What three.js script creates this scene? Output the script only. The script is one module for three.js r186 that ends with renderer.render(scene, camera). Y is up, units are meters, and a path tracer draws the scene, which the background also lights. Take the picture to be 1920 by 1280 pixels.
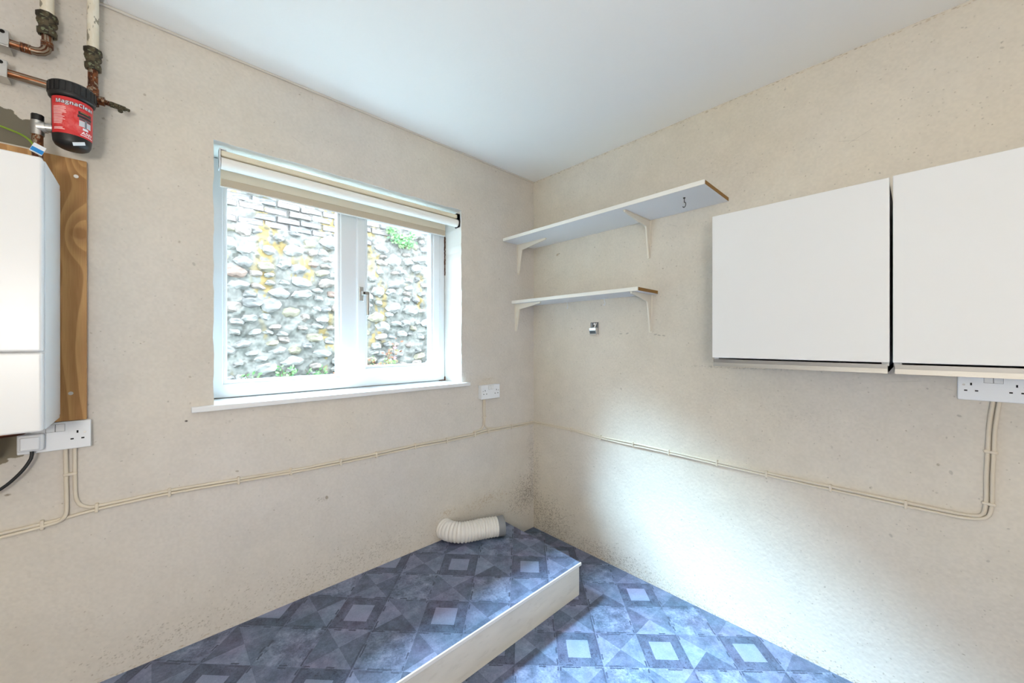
import * as THREE from 'three';
import { RoundedBoxGeometry } from 'three/addons/geometries/RoundedBoxGeometry.js';
import { mergeGeometries } from 'three/addons/utils/BufferGeometryUtils.js';
import { RectAreaLightUniformsLib } from 'three/addons/lights/RectAreaLightUniformsLib.js';

// ---------------------------------------------------------------- camera, sky, sun, exposure
const scene = new THREE.Scene();
const camera = new THREE.PerspectiveCamera(83.58, 1.5, 0.03, 60);
camera.position.set(-1.934, 1.292, 1.835);
camera.lookAt(-1.2486, 1.292, 1.1069);
const renderer = new THREE.WebGLRenderer({ antialias: true });
renderer.toneMapping = THREE.LinearToneMapping;
renderer.toneMappingExposure = 1.1;
renderer.shadowMap.enabled = true;
scene.background = new THREE.Color().setRGB(9.3, 10.3, 11.4);          // bright veiled sky
const sun = new THREE.DirectionalLight(new THREE.Color().setRGB(0.48, 0.77, 1.0), 100);   // the brightest, hazy part of that sky
sun.position.set(-1.2 - 3.5, 1.2 + 8.2, 0.2 - 5.6);
sun.target.position.set(-1.2, 1.2, 0.2);
sun.castShadow = true;
sun.shadow.radius = 70;
sun.shadow.mapSize.set(2048, 2048);
Object.assign(sun.shadow.camera, { left: -5, right: 5, top: 5, bottom: -5, near: 0.5, far: 25 });
scene.add(sun, sun.target);
RectAreaLightUniformsLib.init();

// ---------------------------------------------------------------- helpers
let seed = 20240611;
const rnd = () => { seed = (seed + 0x6d2b79f5) | 0; let t = Math.imul(seed ^ (seed >>> 15), 1 | seed); t = (t + Math.imul(t ^ (t >>> 7), 61 | t)) ^ t; return ((t ^ (t >>> 14)) >>> 0) / 4294967296; };
const rr = (a, b) => a + (b - a) * rnd();
const lerp = (a, b, t) => a + (b - a) * t;
const clamp = (v, a, b) => Math.max(a, Math.min(b, v));
const sstep = (a, b, v) => { const t = clamp((v - a) / (b - a), 0, 1); return t * t * (3 - 2 * t); };
const V = (x, y, z) => new THREE.Vector3(x, y, z);

function h2(ix, iy, s) { let h = Math.imul(ix, 374761393) + Math.imul(iy, 668265263) + Math.imul(s, 1442695041); h = Math.imul(h ^ (h >>> 13), 1274126177); return ((h ^ (h >>> 16)) >>> 0) / 4294967296; }
function vnoise(x, y, s = 0) {
  const ix = Math.floor(x), iy = Math.floor(y), fx = x - ix, fy = y - iy;
  const u = fx * fx * (3 - 2 * fx), v = fy * fy * (3 - 2 * fy);
  const a = h2(ix, iy, s), b = h2(ix + 1, iy, s), c = h2(ix, iy + 1, s), d = h2(ix + 1, iy + 1, s);
  return a + (b - a) * u + (c - a) * v + (a - b - c + d) * u * v;
}
function fbm(x, y, o, s = 0) { let t = 0, a = 0.5, n = 0; for (let i = 0; i < o; i++) { t += a * vnoise(x, y, s + i); n += a; a *= 0.5; x *= 2.03; y *= 2.03; } return t / n; }

const M = {};
const mat = (o) => { const c = o.color; const m = new (o.transmission || o.clearcoat || o.sheen ? THREE.MeshPhysicalMaterial : THREE.MeshStandardMaterial)(o); if (Array.isArray(c)) m.color.setRGB(...c); return m; };
const std = (c, roughness = 0.6, metalness = 0, extra = {}) => { const m = new THREE.MeshStandardMaterial({ roughness, metalness, ...extra }); if (Array.isArray(c)) m.color.setRGB(...c); else m.color.set(c); return m; };

const used = {};
function numbered(n) { if (used[n] === undefined) { used[n] = 0; return n; } used[n]++; return n + '_' + String(used[n]).padStart(3, '0'); }
function shade(m) { m.castShadow = true; m.receiveShadow = true; return m; }
function part(name, geo, material, parent) { const m = shade(new THREE.Mesh(geo, material)); m.name = name; parent.add(m); return m; }
function thing(name, label, category, pos = [0, 0, 0], group) {
  const g = new THREE.Group(); g.name = numbered(name); g.position.set(...pos); g.userData = { label, category };
  if (group) g.userData.group = group;
  scene.add(g); return g;
}
function struct(name, label, category, geo, material) {
  const o = geo ? shade(new THREE.Mesh(geo, material)) : new THREE.Group();
  o.name = name; o.userData = { label, category, kind: 'structure' }; scene.add(o); return o;
}
const box = (x0, x1, y0, y1, z0, z1) => { const g = new THREE.BoxGeometry(x1 - x0, y1 - y0, z1 - z0); g.translate((x0 + x1) / 2, (y0 + y1) / 2, (z0 + z1) / 2); return g; };
const rbox = (x0, x1, y0, y1, z0, z1, r = 0.003, seg = 2) => { const g = new RoundedBoxGeometry(x1 - x0, y1 - y0, z1 - z0, seg, r); g.translate((x0 + x1) / 2, (y0 + y1) / 2, (z0 + z1) / 2); return g; };
const tube = (pts, r, seg = 40, rad = 10, closed = false, tension = 0.5) => new THREE.TubeGeometry(new THREE.CatmullRomCurve3(pts.map((p) => (p.isVector3 ? p : V(...p))), closed, 'catmullrom', tension), seg, r, rad, closed);
function rod(a, b, r, r2 = r, seg = 16) { const A = V(...a), B = V(...b), d = B.clone().sub(A); const g = new THREE.CylinderGeometry(r2, r, d.length(), seg); g.applyQuaternion(new THREE.Quaternion().setFromUnitVectors(V(0, 1, 0), d.normalize())); g.translate((a[0] + b[0]) / 2, (a[1] + b[1]) / 2, (a[2] + b[2]) / 2); return g; }
const flat = (gs) => mergeGeometries(gs.map((g) => (g.index ? g.toNonIndexed() : g)).map((g) => { for (const k of Object.keys(g.attributes)) if (!['position', 'normal', 'uv'].includes(k)) g.deleteAttribute(k); return g; }));
function metric(g) {                                            // uv in metres, by the way each face points
  const p = g.attributes.position, n = g.attributes.normal, uv = new Float32Array(p.count * 2);
  for (let i = 0; i < p.count; i++) {
    const ax = Math.abs(n.getX(i)), ay = Math.abs(n.getY(i)), az = Math.abs(n.getZ(i));
    let u, v; if (ay > ax && ay > az) { u = p.getX(i); v = p.getZ(i); } else if (ax > az) { u = p.getZ(i); v = p.getY(i); } else { u = p.getX(i); v = p.getY(i); }
    uv[2 * i] = u; uv[2 * i + 1] = v;
  }
  g.setAttribute('uv', new THREE.BufferAttribute(uv, 2)); return g;
}
function dataTex(w, h, fill, srgb = true) {
  const d = new Uint8Array(w * h * 4); fill(d, w, h);
  const t = new THREE.DataTexture(d, w, h); t.colorSpace = srgb ? THREE.SRGBColorSpace : THREE.NoColorSpace;
  t.wrapS = t.wrapT = THREE.RepeatWrapping; t.magFilter = THREE.LinearFilter; t.minFilter = THREE.LinearMipmapLinearFilter; t.generateMipmaps = true; t.needsUpdate = true; return t;
}
function scaleTex(t, sx, sy, ox = 0, oy = 0) { t.repeat.set(1 / sx, 1 / sy); t.offset.set(ox / sx, oy / sy); return t; }

// ---------------------------------------------------------------- plaster: colour (cream paint, pinholes, scuffs, mould) and relief
const TW = 2048, TH = 1632;                                     // covers 3.0 x 2.4 m
const PW = 3.0, PH = 2.4;
function plaster(s, base, draw) {
  const bumpD = new Float32Array(TW * TH);
  const map = dataTex(TW, TH, (d) => {
    for (let j = 0; j < TH; j++) for (let i = 0; i < TW; i++) {
      const x = i / TW * PW, y = j / TH * PH, k = j * TW + i;
      const big = fbm(x * 2.3 + 3, y * 2.3, 4, s) - 0.5, mid = fbm(x * 14, y * 14, 3, s + 20) - 0.5, fine = vnoise(x * 150, y * 150, s + 40) - 0.5, peel = fbm(x * 95, y * 95, 2, s + 50);
      const v = 1 + big * 0.05 + mid * 0.035 + fine * 0.03, warm = (fbm(x * 1.7 + 9, y * 1.7, 3, s + 70) - 0.5) * 0.05;
      d[4 * k] = clamp(base[0] * v * (1 + warm * 0.3), 0, 255); d[4 * k + 1] = clamp(base[1] * v, 0, 255); d[4 * k + 2] = clamp(base[2] * v * (1 - warm), 0, 255); d[4 * k + 3] = 255;
      bumpD[k] = peel * 0.55 + mid * 0.35 + big * 0.5 + fine * 0.12;
    }
    const spot = (x, y, rx, ry, col, a, dent = 0, ang = 0) => {  // a grainy speck of dirt or a pinhole
      const ci = x / PW * TW, cj = y / PH * TH, ri = rx / PW * TW, rj = ry / PH * TH, m = Math.ceil(Math.max(ri, rj)) + 1, ca = Math.cos(ang), sa = Math.sin(ang);
      for (let j = Math.max(0, Math.floor(cj - m)); j <= Math.min(TH - 1, cj + m); j++) for (let i = Math.max(0, Math.floor(ci - m)); i <= Math.min(TW - 1, ci + m); i++) {
        const u = (i - ci) * ca + (j - cj) * sa, w = (j - cj) * ca - (i - ci) * sa, q = Math.sqrt((u / ri) ** 2 + (w / rj) ** 2);
        if (q > 1.2) continue;
        const k = j * TW + i, f = a * clamp((1.2 - q) * 2.5, 0, 1) * (0.5 + 0.5 * h2(i, j, s + 5));
        for (let c = 0; c < 3; c++) d[4 * k + c] = lerp(d[4 * k + c], col[c], f);
        bumpD[k] -= dent * f;
      }
    };
    draw(spot);
  });
  const bump = dataTex(TW, TH, (d) => { for (let k = 0; k < TW * TH; k++) { const v = clamp((bumpD[k] + 0.35) * 170, 0, 255); d[4 * k] = d[4 * k + 1] = d[4 * k + 2] = v; d[4 * k + 3] = 255; } }, false);
  return { map, bump };
}
const DIRT = [128, 114, 94], MOULD = [98, 88, 74], BROWN = [168, 140, 104], GREY = [150, 143, 132];
function pinholes(spot, n) { for (let i = 0; i < n; i++) { const r = rr(0.0007, 0.0021) * (rnd() < 0.03 ? 2 : 1); spot(rr(0, PW), rr(0, PH), r * rr(0.8, 1.8), r, rnd() < 0.7 ? GREY : DIRT, rr(0.2, 0.6), 0.25, rr(0, 3)); } }
function cluster(spot, n, x, y, sx, sy, col, amax, rmax = 0.004) { for (let i = 0; i < n; i++) { const g = () => (rnd() + rnd() + rnd() - 1.5) / 1.5; const r = rr(0.0006, rmax * 0.62); spot(x + g() * sx * 1.25, y + g() * sy * 1.25, r * rr(1, 2.2), r, col, rr(0.08, amax * 0.8), 0.1, rr(-0.6, 0.9)); } }
function scratches(spot, n) { for (let i = 0; i < n; i++) { let x = rr(0, PW), y = rr(0, PH); const a = rr(-0.5, 0.5), l = rr(6, 30); for (let k = 0; k < l; k++) { x += 0.003 * Math.cos(a); y += 0.003 * Math.sin(a); spot(x, y, 0.0025, 0.0009, GREY, 0.22, 0.15, a); } } }

// window wall: u = x + 3.0 (x from -3.0 to 0)
const plasterNorth = plaster(11, [214, 207, 197], (spot) => {
  pinholes(spot, 1700); scratches(spot, 40);
  for (let i = 0; i < 900; i++) { const x = rr(0.9, 3.0), y = 0.17 + 0.34 * rnd() * rnd(); spot(x, y, rr(0.001, 0.004), rr(0.0008, 0.002), DIRT, rr(0.1, 0.5), 0.1, rr(0.2, 0.9)); }
  cluster(spot, 900, 1.75, 0.25, 0.5, 0.07, MOULD, 0.45, 0.0034); cluster(spot, 260, 1.1, 0.24, 0.25, 0.05, MOULD, 0.45);
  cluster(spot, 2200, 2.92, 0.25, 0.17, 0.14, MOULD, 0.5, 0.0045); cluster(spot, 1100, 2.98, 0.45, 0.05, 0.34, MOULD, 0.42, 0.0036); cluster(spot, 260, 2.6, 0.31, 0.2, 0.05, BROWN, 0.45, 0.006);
  cluster(spot, 130, 2.28, 0.32, 0.07, 0.03, BROWN, 0.5); cluster(spot, 60, 2.58, 1.055, 0.05, 0.015, BROWN, 0.3);
  for (let i = 0; i < 380; i++) spot(rr(0, 3), 0.172 + rr(0, 0.018), rr(0.002, 0.008), 0.0012, BROWN, rr(0.15, 0.5));
  cluster(spot, 60, 1.62, 0.58, 0.03, 0.015, GREY, 0.4); spot(1.64, 0.585, 0.006, 0.008, DIRT, 0.7, 0.6, 0.5);
  spot(1.155, 1.0, 0.004, 0.003, [40, 34, 28], 0.95, 1); spot(0.755, 0.84, 0.006, 0.003, DIRT, 0.8, 0.6);
  for (let i = 0; i < 500; i++) { const a = rr(0.93, 1.0); spot(rr(0.7, 0.97), rr(1.9, 2.4), rr(0.001, 0.004), 0.001, rnd() < 0.5 ? GREY : BROWN, rr(0.1, 0.35), 0.3, rr(0, 3)); }
  // bare grey render where paint has come away above the boiler and below it
  for (let j = 0; j < 260; j++) for (let i = 0; i < 320; i++) { const x = 0.62 + i * 0.0006, y = 1.86 + j * 0.00055; const e = fbm(x * 22, y * 22, 3, 90) - 0.5; if (y > 1.875 && y < 1.985 - 0.35 * Math.max(0, x - 0.72) + e * 0.06 && x < 0.80 + e * 0.04) spot(x, y, 0.001, 0.001, [118, 112, 96], 0.9, 0.4); }
  for (let j = 0; j < 160; j++) for (let i = 0; i < 260; i++) { const x = 0.62 + i * 0.0007, y = 0.92 + j * 0.0008; const e = fbm(x * 30, y * 30, 3, 95) - 0.5; if (y > 0.935 + 0.5 * Math.max(0, x - 0.735) + e * 0.05 && x < 0.79 + e * 0.03) spot(x, y, 0.001, 0.001, [136, 126, 106], 0.9, 0.5); }
});
// right wall: u = z (0 to 3.0)
const plasterEast = plaster(57, [217, 209, 196], (spot) => {
  pinholes(spot, 2800); scratches(spot, 50);
  for (let i = 0; i < 1500; i++) { const x = rr(0, 3.0), y = 0.3 * rnd() * rnd() * rnd(); spot(x, y, rr(0.001, 0.003), rr(0.001, 0.004), DIRT, rr(0.1, 0.55), 0.15, rr(0, 1.5)); }
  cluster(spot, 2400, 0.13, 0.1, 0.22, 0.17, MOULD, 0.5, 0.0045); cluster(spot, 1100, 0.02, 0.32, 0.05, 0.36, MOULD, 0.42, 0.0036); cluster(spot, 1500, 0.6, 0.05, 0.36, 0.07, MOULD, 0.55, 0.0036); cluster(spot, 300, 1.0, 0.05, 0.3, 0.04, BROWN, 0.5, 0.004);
  for (let i = 0; i < 600; i++) spot(rr(0, 3), rr(0, 0.016), rr(0.002, 0.008), 0.0015, BROWN, rr(0.2, 0.6));
  cluster(spot, 260, 1.25, 1.172, 0.3, 0.006, GREY, 0.45, 0.0035); cluster(spot, 700, 1.5, 0.98, 0.3, 0.1, GREY, 0.1, 0.004);
  for (const [x, y] of [[0.68, 1.335], [0.72, 1.336], [0.885, 1.328], [0.905, 1.324], [0.93, 1.322]]) { spot(x, y, 0.009, 0.003, GREY, 0.7, 0.3, rr(-0.4, 0.4)); }
  spot(0.215, 1.86, 0.011, 0.007, BROWN, 0.6, 0.3, 0.4); spot(0.23, 1.865, 0.006, 0.004, DIRT, 0.5, 0.3);
  for (let i = 0; i < 40; i++) spot(rr(1.1, 2.0), rr(1.85, 2.15), 0.0025, 0.0022, GREY, rr(0.2, 0.6), 0.2);
  for (let i = 0; i < 420; i++) spot(rr(0, 3), 2.4 - rr(0, 0.012), rr(0.002, 0.007), 0.0015, rnd() < 0.5 ? DIRT : BROWN, rr(0.15, 0.5), 0.4);
});
function plasterMat(t, ox) { const m = std([1, 1, 1], 0.9); m.map = scaleTex(t.map, PW, PH, ox); m.bumpMap = scaleTex(t.bump, PW, PH, ox); m.bumpScale = 0.0026; return m; }
M.north = plasterMat(plasterNorth, 3.0);
M.east = plasterMat(plasterEast, 0);
const ceilBump = dataTex(512, 512, (d, w, h) => { for (let j = 0; j < h; j++) for (let i = 0; i < w; i++) { const v = clamp(fbm(i / 40, j / 40, 3, 7) * 160 + vnoise(i / 4, j / 4, 9) * 30, 0, 255), k = 4 * (j * w + i); d[k] = d[k + 1] = d[k + 2] = v; d[k + 3] = 255; } }, false);
M.ceiling = std('#f8f6f2', 0.9); M.ceiling.bumpMap = scaleTex(ceilBump, 1.1, 1.1); M.ceiling.bumpScale = 0.0012;
M.reveal = std('#efede7', 0.75); M.reveal.bumpMap = ceilBump; M.reveal.bumpScale = 0.001;
M.plain = std('#d8d2c8', 0.9);

// ---------------------------------------------------------------- vinyl floor print: patchwork of framed squares, hourglasses and plain marbled squares, laid diagonally
const vinyl = dataTex(2048, 2048, (d, w, h) => {                // one repeat is 4 x 4 patches
  for (let j = 0; j < h; j++) for (let i = 0; i < w; i++) {
    const u = i / w * 4, v = j / h * 4, iu = Math.floor(u), iv = Math.floor(v), a = u - iu - 0.5, b = v - iv - 0.5;
    const cloud = fbm(u * 5, v * 5, 4, 3), vein = Math.abs(fbm(u * 9 + 5, v * 9, 4, 13) - 0.5), fine = vnoise(u * 70, v * 70, 31);
    const m = Math.max(Math.abs(a), Math.abs(b)), tone = h2(iu, iv, 77);
    let L;
    const eu = iu % 2 === 0, ev = iv % 2 === 0, grit = fbm(u * 26, v * 26, 3, 91), crack = Math.abs(fbm(u * 15 + 2, v * 15, 3, 95) - 0.5);
    const wob = (fbm(u * 30, v * 30, 2, 97) - 0.5) * 0.02;
    if (eu && ev) { L = m < 0.262 ? 0.8 + (cloud - 0.5) * 0.2 : 0.36 + (cloud - 0.5) * 0.4 - sstep(0.03, 0.008, crack) * 0.26 - sstep(0.62, 0.75, grit) * 0.14; }
    else if (!eu && !ev) L = 0.62 + (cloud - 0.5) * 0.75 + (grit - 0.5) * 0.4 - sstep(0.02, 0.006, vein) * 0.16;
    else { const top = Math.abs(b) > Math.abs(a), dark = (ev ? top : !top); const side = top ? Math.sign(b) : Math.sign(a); L = (dark ? 0.42 : 0.64) + side * (tone - 0.5) * 0.22 + (cloud - 0.5) * 0.42 + (grit - 0.5) * 0.22; }
    const along = Math.abs(a) > Math.abs(b) ? v : u, jit = h2(Math.floor(along * 6.2), Math.abs(a) > Math.abs(b) ? iu * 2 + (a > 0 ? 1 : 0) : 100 + iv * 2 + (b > 0 ? 1 : 0), 51);
    if (m + wob > 0.455 && m + wob < 0.49 && jit < 0.34) L = 0.16 + 0.2 * (grit - 0.3);   // printed dashes along the joints
    L += (fine - 0.5) * 0.12 - sstep(0.012, 0.004, vein) * 0.1;
    const hue = fbm(u * 1.7 + 20, v * 1.7, 3, 61) - 0.5, k = 4 * (j * w + i);
    d[k] = clamp(48 + L * 104 + hue * 22, 0, 255); d[k + 1] = clamp(56 + L * 106 + hue * 2, 0, 255); d[k + 2] = clamp(76 + L * 116 + hue * 8, 0, 255); d[k + 3] = 255;
  }
});
function vinylMat(px, pz) {                                     // (px, pz): the middle of one framed square
  const T = 0.177, t = vinyl.clone(); t.needsUpdate = true;
  t.repeat.set(1, 1); t.offset.set(0, 0);
  const m = std([1, 1, 1], 0.42); m.map = t; m.userData.uvOf = (x, z) => { const dx = x - px, dz = z - pz, p = (dx + dz) / Math.SQRT2, q = (dz - dx) / Math.SQRT2; return [(p / T + 0.5) / 4, (q / T + 0.5) / 4]; };
  return m;
}
function layVinyl(g, m) { const p = g.attributes.position, uv = new Float32Array(p.count * 2); for (let i = 0; i < p.count; i++) { const [a, b] = m.userData.uvOf(p.getX(i), p.getZ(i)); uv[2 * i] = a; uv[2 * i + 1] = b; } g.setAttribute('uv', new THREE.BufferAttribute(uv, 2)); return g; }
M.vinylFloor = vinylMat(-0.629, 0.855); M.vinylStep = vinylMat(-0.56, 0.504);

// ---------------------------------------------------------------- common materials
M.white = std('#eceded', 0.45); M.upvc = std('#e6e8ea', 0.3); M.plastic = std('#eef0f2', 0.35); M.cabinet = std('#e3e4e4', 0.55); M.boiler = std('#e6e7e7', 0.32);
M.cream = std('#e6dcc3', 0.5); M.cable = std('#dacfbc', 0.6); M.black = std('#141415', 0.45); M.hole = std('#0c0b0a', 0.9); M.dark = std('#2a2724', 0.6);
M.alu = std([0.5, 0.49, 0.465], 0.38, 1); M.chrome = std([0.8, 0.8, 0.8], 0.16, 1); M.steel = std([0.55, 0.54, 0.52], 0.35, 1); M.brass = std([0.36, 0.27, 0.14], 0.5, 1);
const patina = (c1, c2, c3, sc, s) => dataTex(256, 256, (d, w, h) => { for (let j = 0; j < h; j++) for (let i = 0; i < w; i++) { const a = sstep(0.4, 0.6, fbm(i / sc, j / sc, 4, s)), b = sstep(0.62, 0.7, fbm(i / sc * 1.7 + 9, j / sc * 1.7, 3, s + 9)), k = 4 * (j * w + i); for (let c = 0; c < 3; c++) d[k + c] = lerp(lerp(c1[c], c2[c], a), c3[c], b); d[k + 3] = 255; } });
M.copper = std([1, 1, 1], 0.42, 0.75); M.copper.map = patina([128, 76, 46], [84, 50, 34], [150, 136, 118], 40, 5);
M.oldBrass = std([1, 1, 1], 0.65, 0.45); M.oldBrass.map = patina([92, 82, 62], [58, 52, 42], [120, 124, 96], 30, 15);
M.flaky = std([1, 1, 1], 0.7); M.flaky.map = patina([232, 224, 206], [226, 216, 194], [150, 142, 124], 46, 25);
M.rawEdge = std('#8f6a35', 0.8); M.duct = std('#e9e6e0', 0.55); M.greyPvc = std('#85878a', 0.5);

const pineTex = dataTex(256, 1024, (d, w, h) => {               // 0.12 m x 0.84 m of pine with knots
  for (let j = 0; j < h; j++) for (let i = 0; i < w; i++) {
    const x = i / w * 0.17, y = j / h * 0.84; let r = x * 26 + fbm(x * 6, y * 2.4, 3, 4) * 2.6 + 0.25 * Math.sin(y * 7), kn = 0;
    for (const [kx, ky, kr] of [[0.154, 0.59, 0.02], [0.05, 0.2, 0.012], [0.158, 0.83, 0.014]]) { const q = Math.hypot((x - kx) * 1.0, (y - ky) * 0.55) / kr; r += 2.1 * Math.exp(-q * q * 0.22); kn = Math.max(kn, sstep(1.15, 0.6, Math.hypot(x - kx, y - ky) / kr)); }
    const f = r - Math.floor(r), ring = sstep(0, 0.75, f) * (1 - sstep(0.9, 1, f)), g = vnoise(x * 900, y * 30, 6) * 0.25, k = 4 * (j * w + i), t = clamp(ring * 0.6 + g + kn * 0.5, 0, 1);
    d[k] = lerp(204, 160, t); d[k + 1] = lerp(158, 112, t); d[k + 2] = lerp(100, 62, t); d[k + 3] = 255;
  }
});
M.pine = std([1, 1, 1], 0.6); M.pine.map = scaleTex(pineTex, 0.17, 0.84, 2.257, -1.043);

// ---------------------------------------------------------------- room shell
const RX0 = -2.95, RZ1 = 3.4;
const W = { x0: -1.765, x1: -0.615, y0: 1.035, y1: 2.06 };       // opening in the window wall
{
  const s = new THREE.Shape([[-6, 0], [3, 0], [3, 2.58], [-6, 2.58]].map((p) => new THREE.Vector2(...p)));
  // hand-plastered edges of the opening: slightly uneven
  const hole = [], edge = (ax, ay, bx, by, n) => { for (let i = 0; i < n; i++) { const t = i / n, j = (i === 0 ? 0 : 1) * 0.0022; hole.push(new THREE.Vector2(lerp(ax, bx, t) + rr(-j, j), lerp(ay, by, t) + rr(-j, j))); } };
  edge(W.x0, W.y0, W.x1, W.y0, 3); edge(W.x1, W.y0, W.x1, W.y1, 30); edge(W.x1, W.y1, W.x0, W.y1, 34); edge(W.x0, W.y1, W.x0, W.y0, 30);
  s.holes.push(new THREE.Path(hole));
  const dh = new THREE.Path(); dh.absellipse(-0.735, 0.236, 0.052, 0.055, 0, Math.PI * 2); s.holes.push(dh);
  const g = new THREE.ExtrudeGeometry(s, { depth: 0.32, bevelEnabled: false, curveSegments: 20 }); g.translate(0, 0, -0.32);
  const o = struct('wall_north', 'cream painted plaster wall with the window, mould specks near the floor', 'wall', g, [M.north, M.reveal]);
}
struct('wall_east', 'cream painted plaster wall carrying the shelves and white cabinets', 'wall', metric(box(0, 0.16, 0, 2.58, 0, RZ1)), M.east);
struct('wall_west', 'plain cream wall on the boiler side', 'wall', box(RX0 - 0.16, RX0, 0, 2.58, 0, RZ1), M.plain);
struct('wall_south', 'plain cream wall opposite the window', 'wall', box(RX0 - 0.16, 0.16, 0, 2.58, RZ1, RZ1 + 0.16), M.plain);
{
  const s = new THREE.Shape([[RX0, 0], [0, 0], [0, RZ1], [RX0, RZ1]].map((p) => new THREE.Vector2(...p)));
  s.holes.push(new THREE.Path([[-2.066, 0.006], [-2.038, 0.0075], [-2.046, 0.04], [-2.066, 0.03]].map((p) => new THREE.Vector2(...p))));
  const g = new THREE.ExtrudeGeometry(s, { depth: 0.05, bevelEnabled: false }); g.rotateX(Math.PI / 2); g.translate(0, 2.45, 0);
  struct('ceiling', 'white painted ceiling', 'ceiling', metric(g), M.ceiling);
}
struct('floor', 'blue-grey patchwork patterned vinyl floor', 'floor', layVinyl(box(RX0, 0, -0.06, 0, 0, RZ1), M.vinylFloor), M.vinylFloor);
struct('unseen_roof', 'unseen slab with eaves over the window, overhang set to cut the daylight', 'unseen_roof', box(-6, 3, 2.585, 2.68, -0.74, RZ1 + 0.3), std('#6d6a66', 0.9));  // out of view; eaves overhang set to cut the steep daylight
{ // thin painted bead where the ceiling meets the two walls in view
  const o = struct('trim_1', 'thin painted bead between window wall and ceiling', 'trim', tube([[RX0, 2.397, 0.003], [-2, 2.396, 0.004], [-1, 2.397, 0.004], [0, 2.396, 0.003]], 0.005, 40, 6), M.plain);
}
{
  const d = struct('door_1', 'plain white door in the wall opposite the window', 'door');
  part('door_leaf', rbox(-1.2, -0.44, 0.005, 1.98, RZ1 - 0.03, RZ1 - 0.002, 0.004), M.white, d);
  const f = [box(-1.27, -1.205, 0, 2.05, RZ1 - 0.04, RZ1 - 0.001), box(-0.435, -0.37, 0, 2.05, RZ1 - 0.04, RZ1 - 0.001), box(-1.27, -0.37, 1.985, 2.05, RZ1 - 0.04, RZ1 - 0.001)];
  part('door_frame', flat(f), M.white, d); part('handle', rod([-1.15, 1.0, RZ1 - 0.07], [-1.05, 1.0, RZ1 - 0.07], 0.009), M.steel, d);
}

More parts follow.
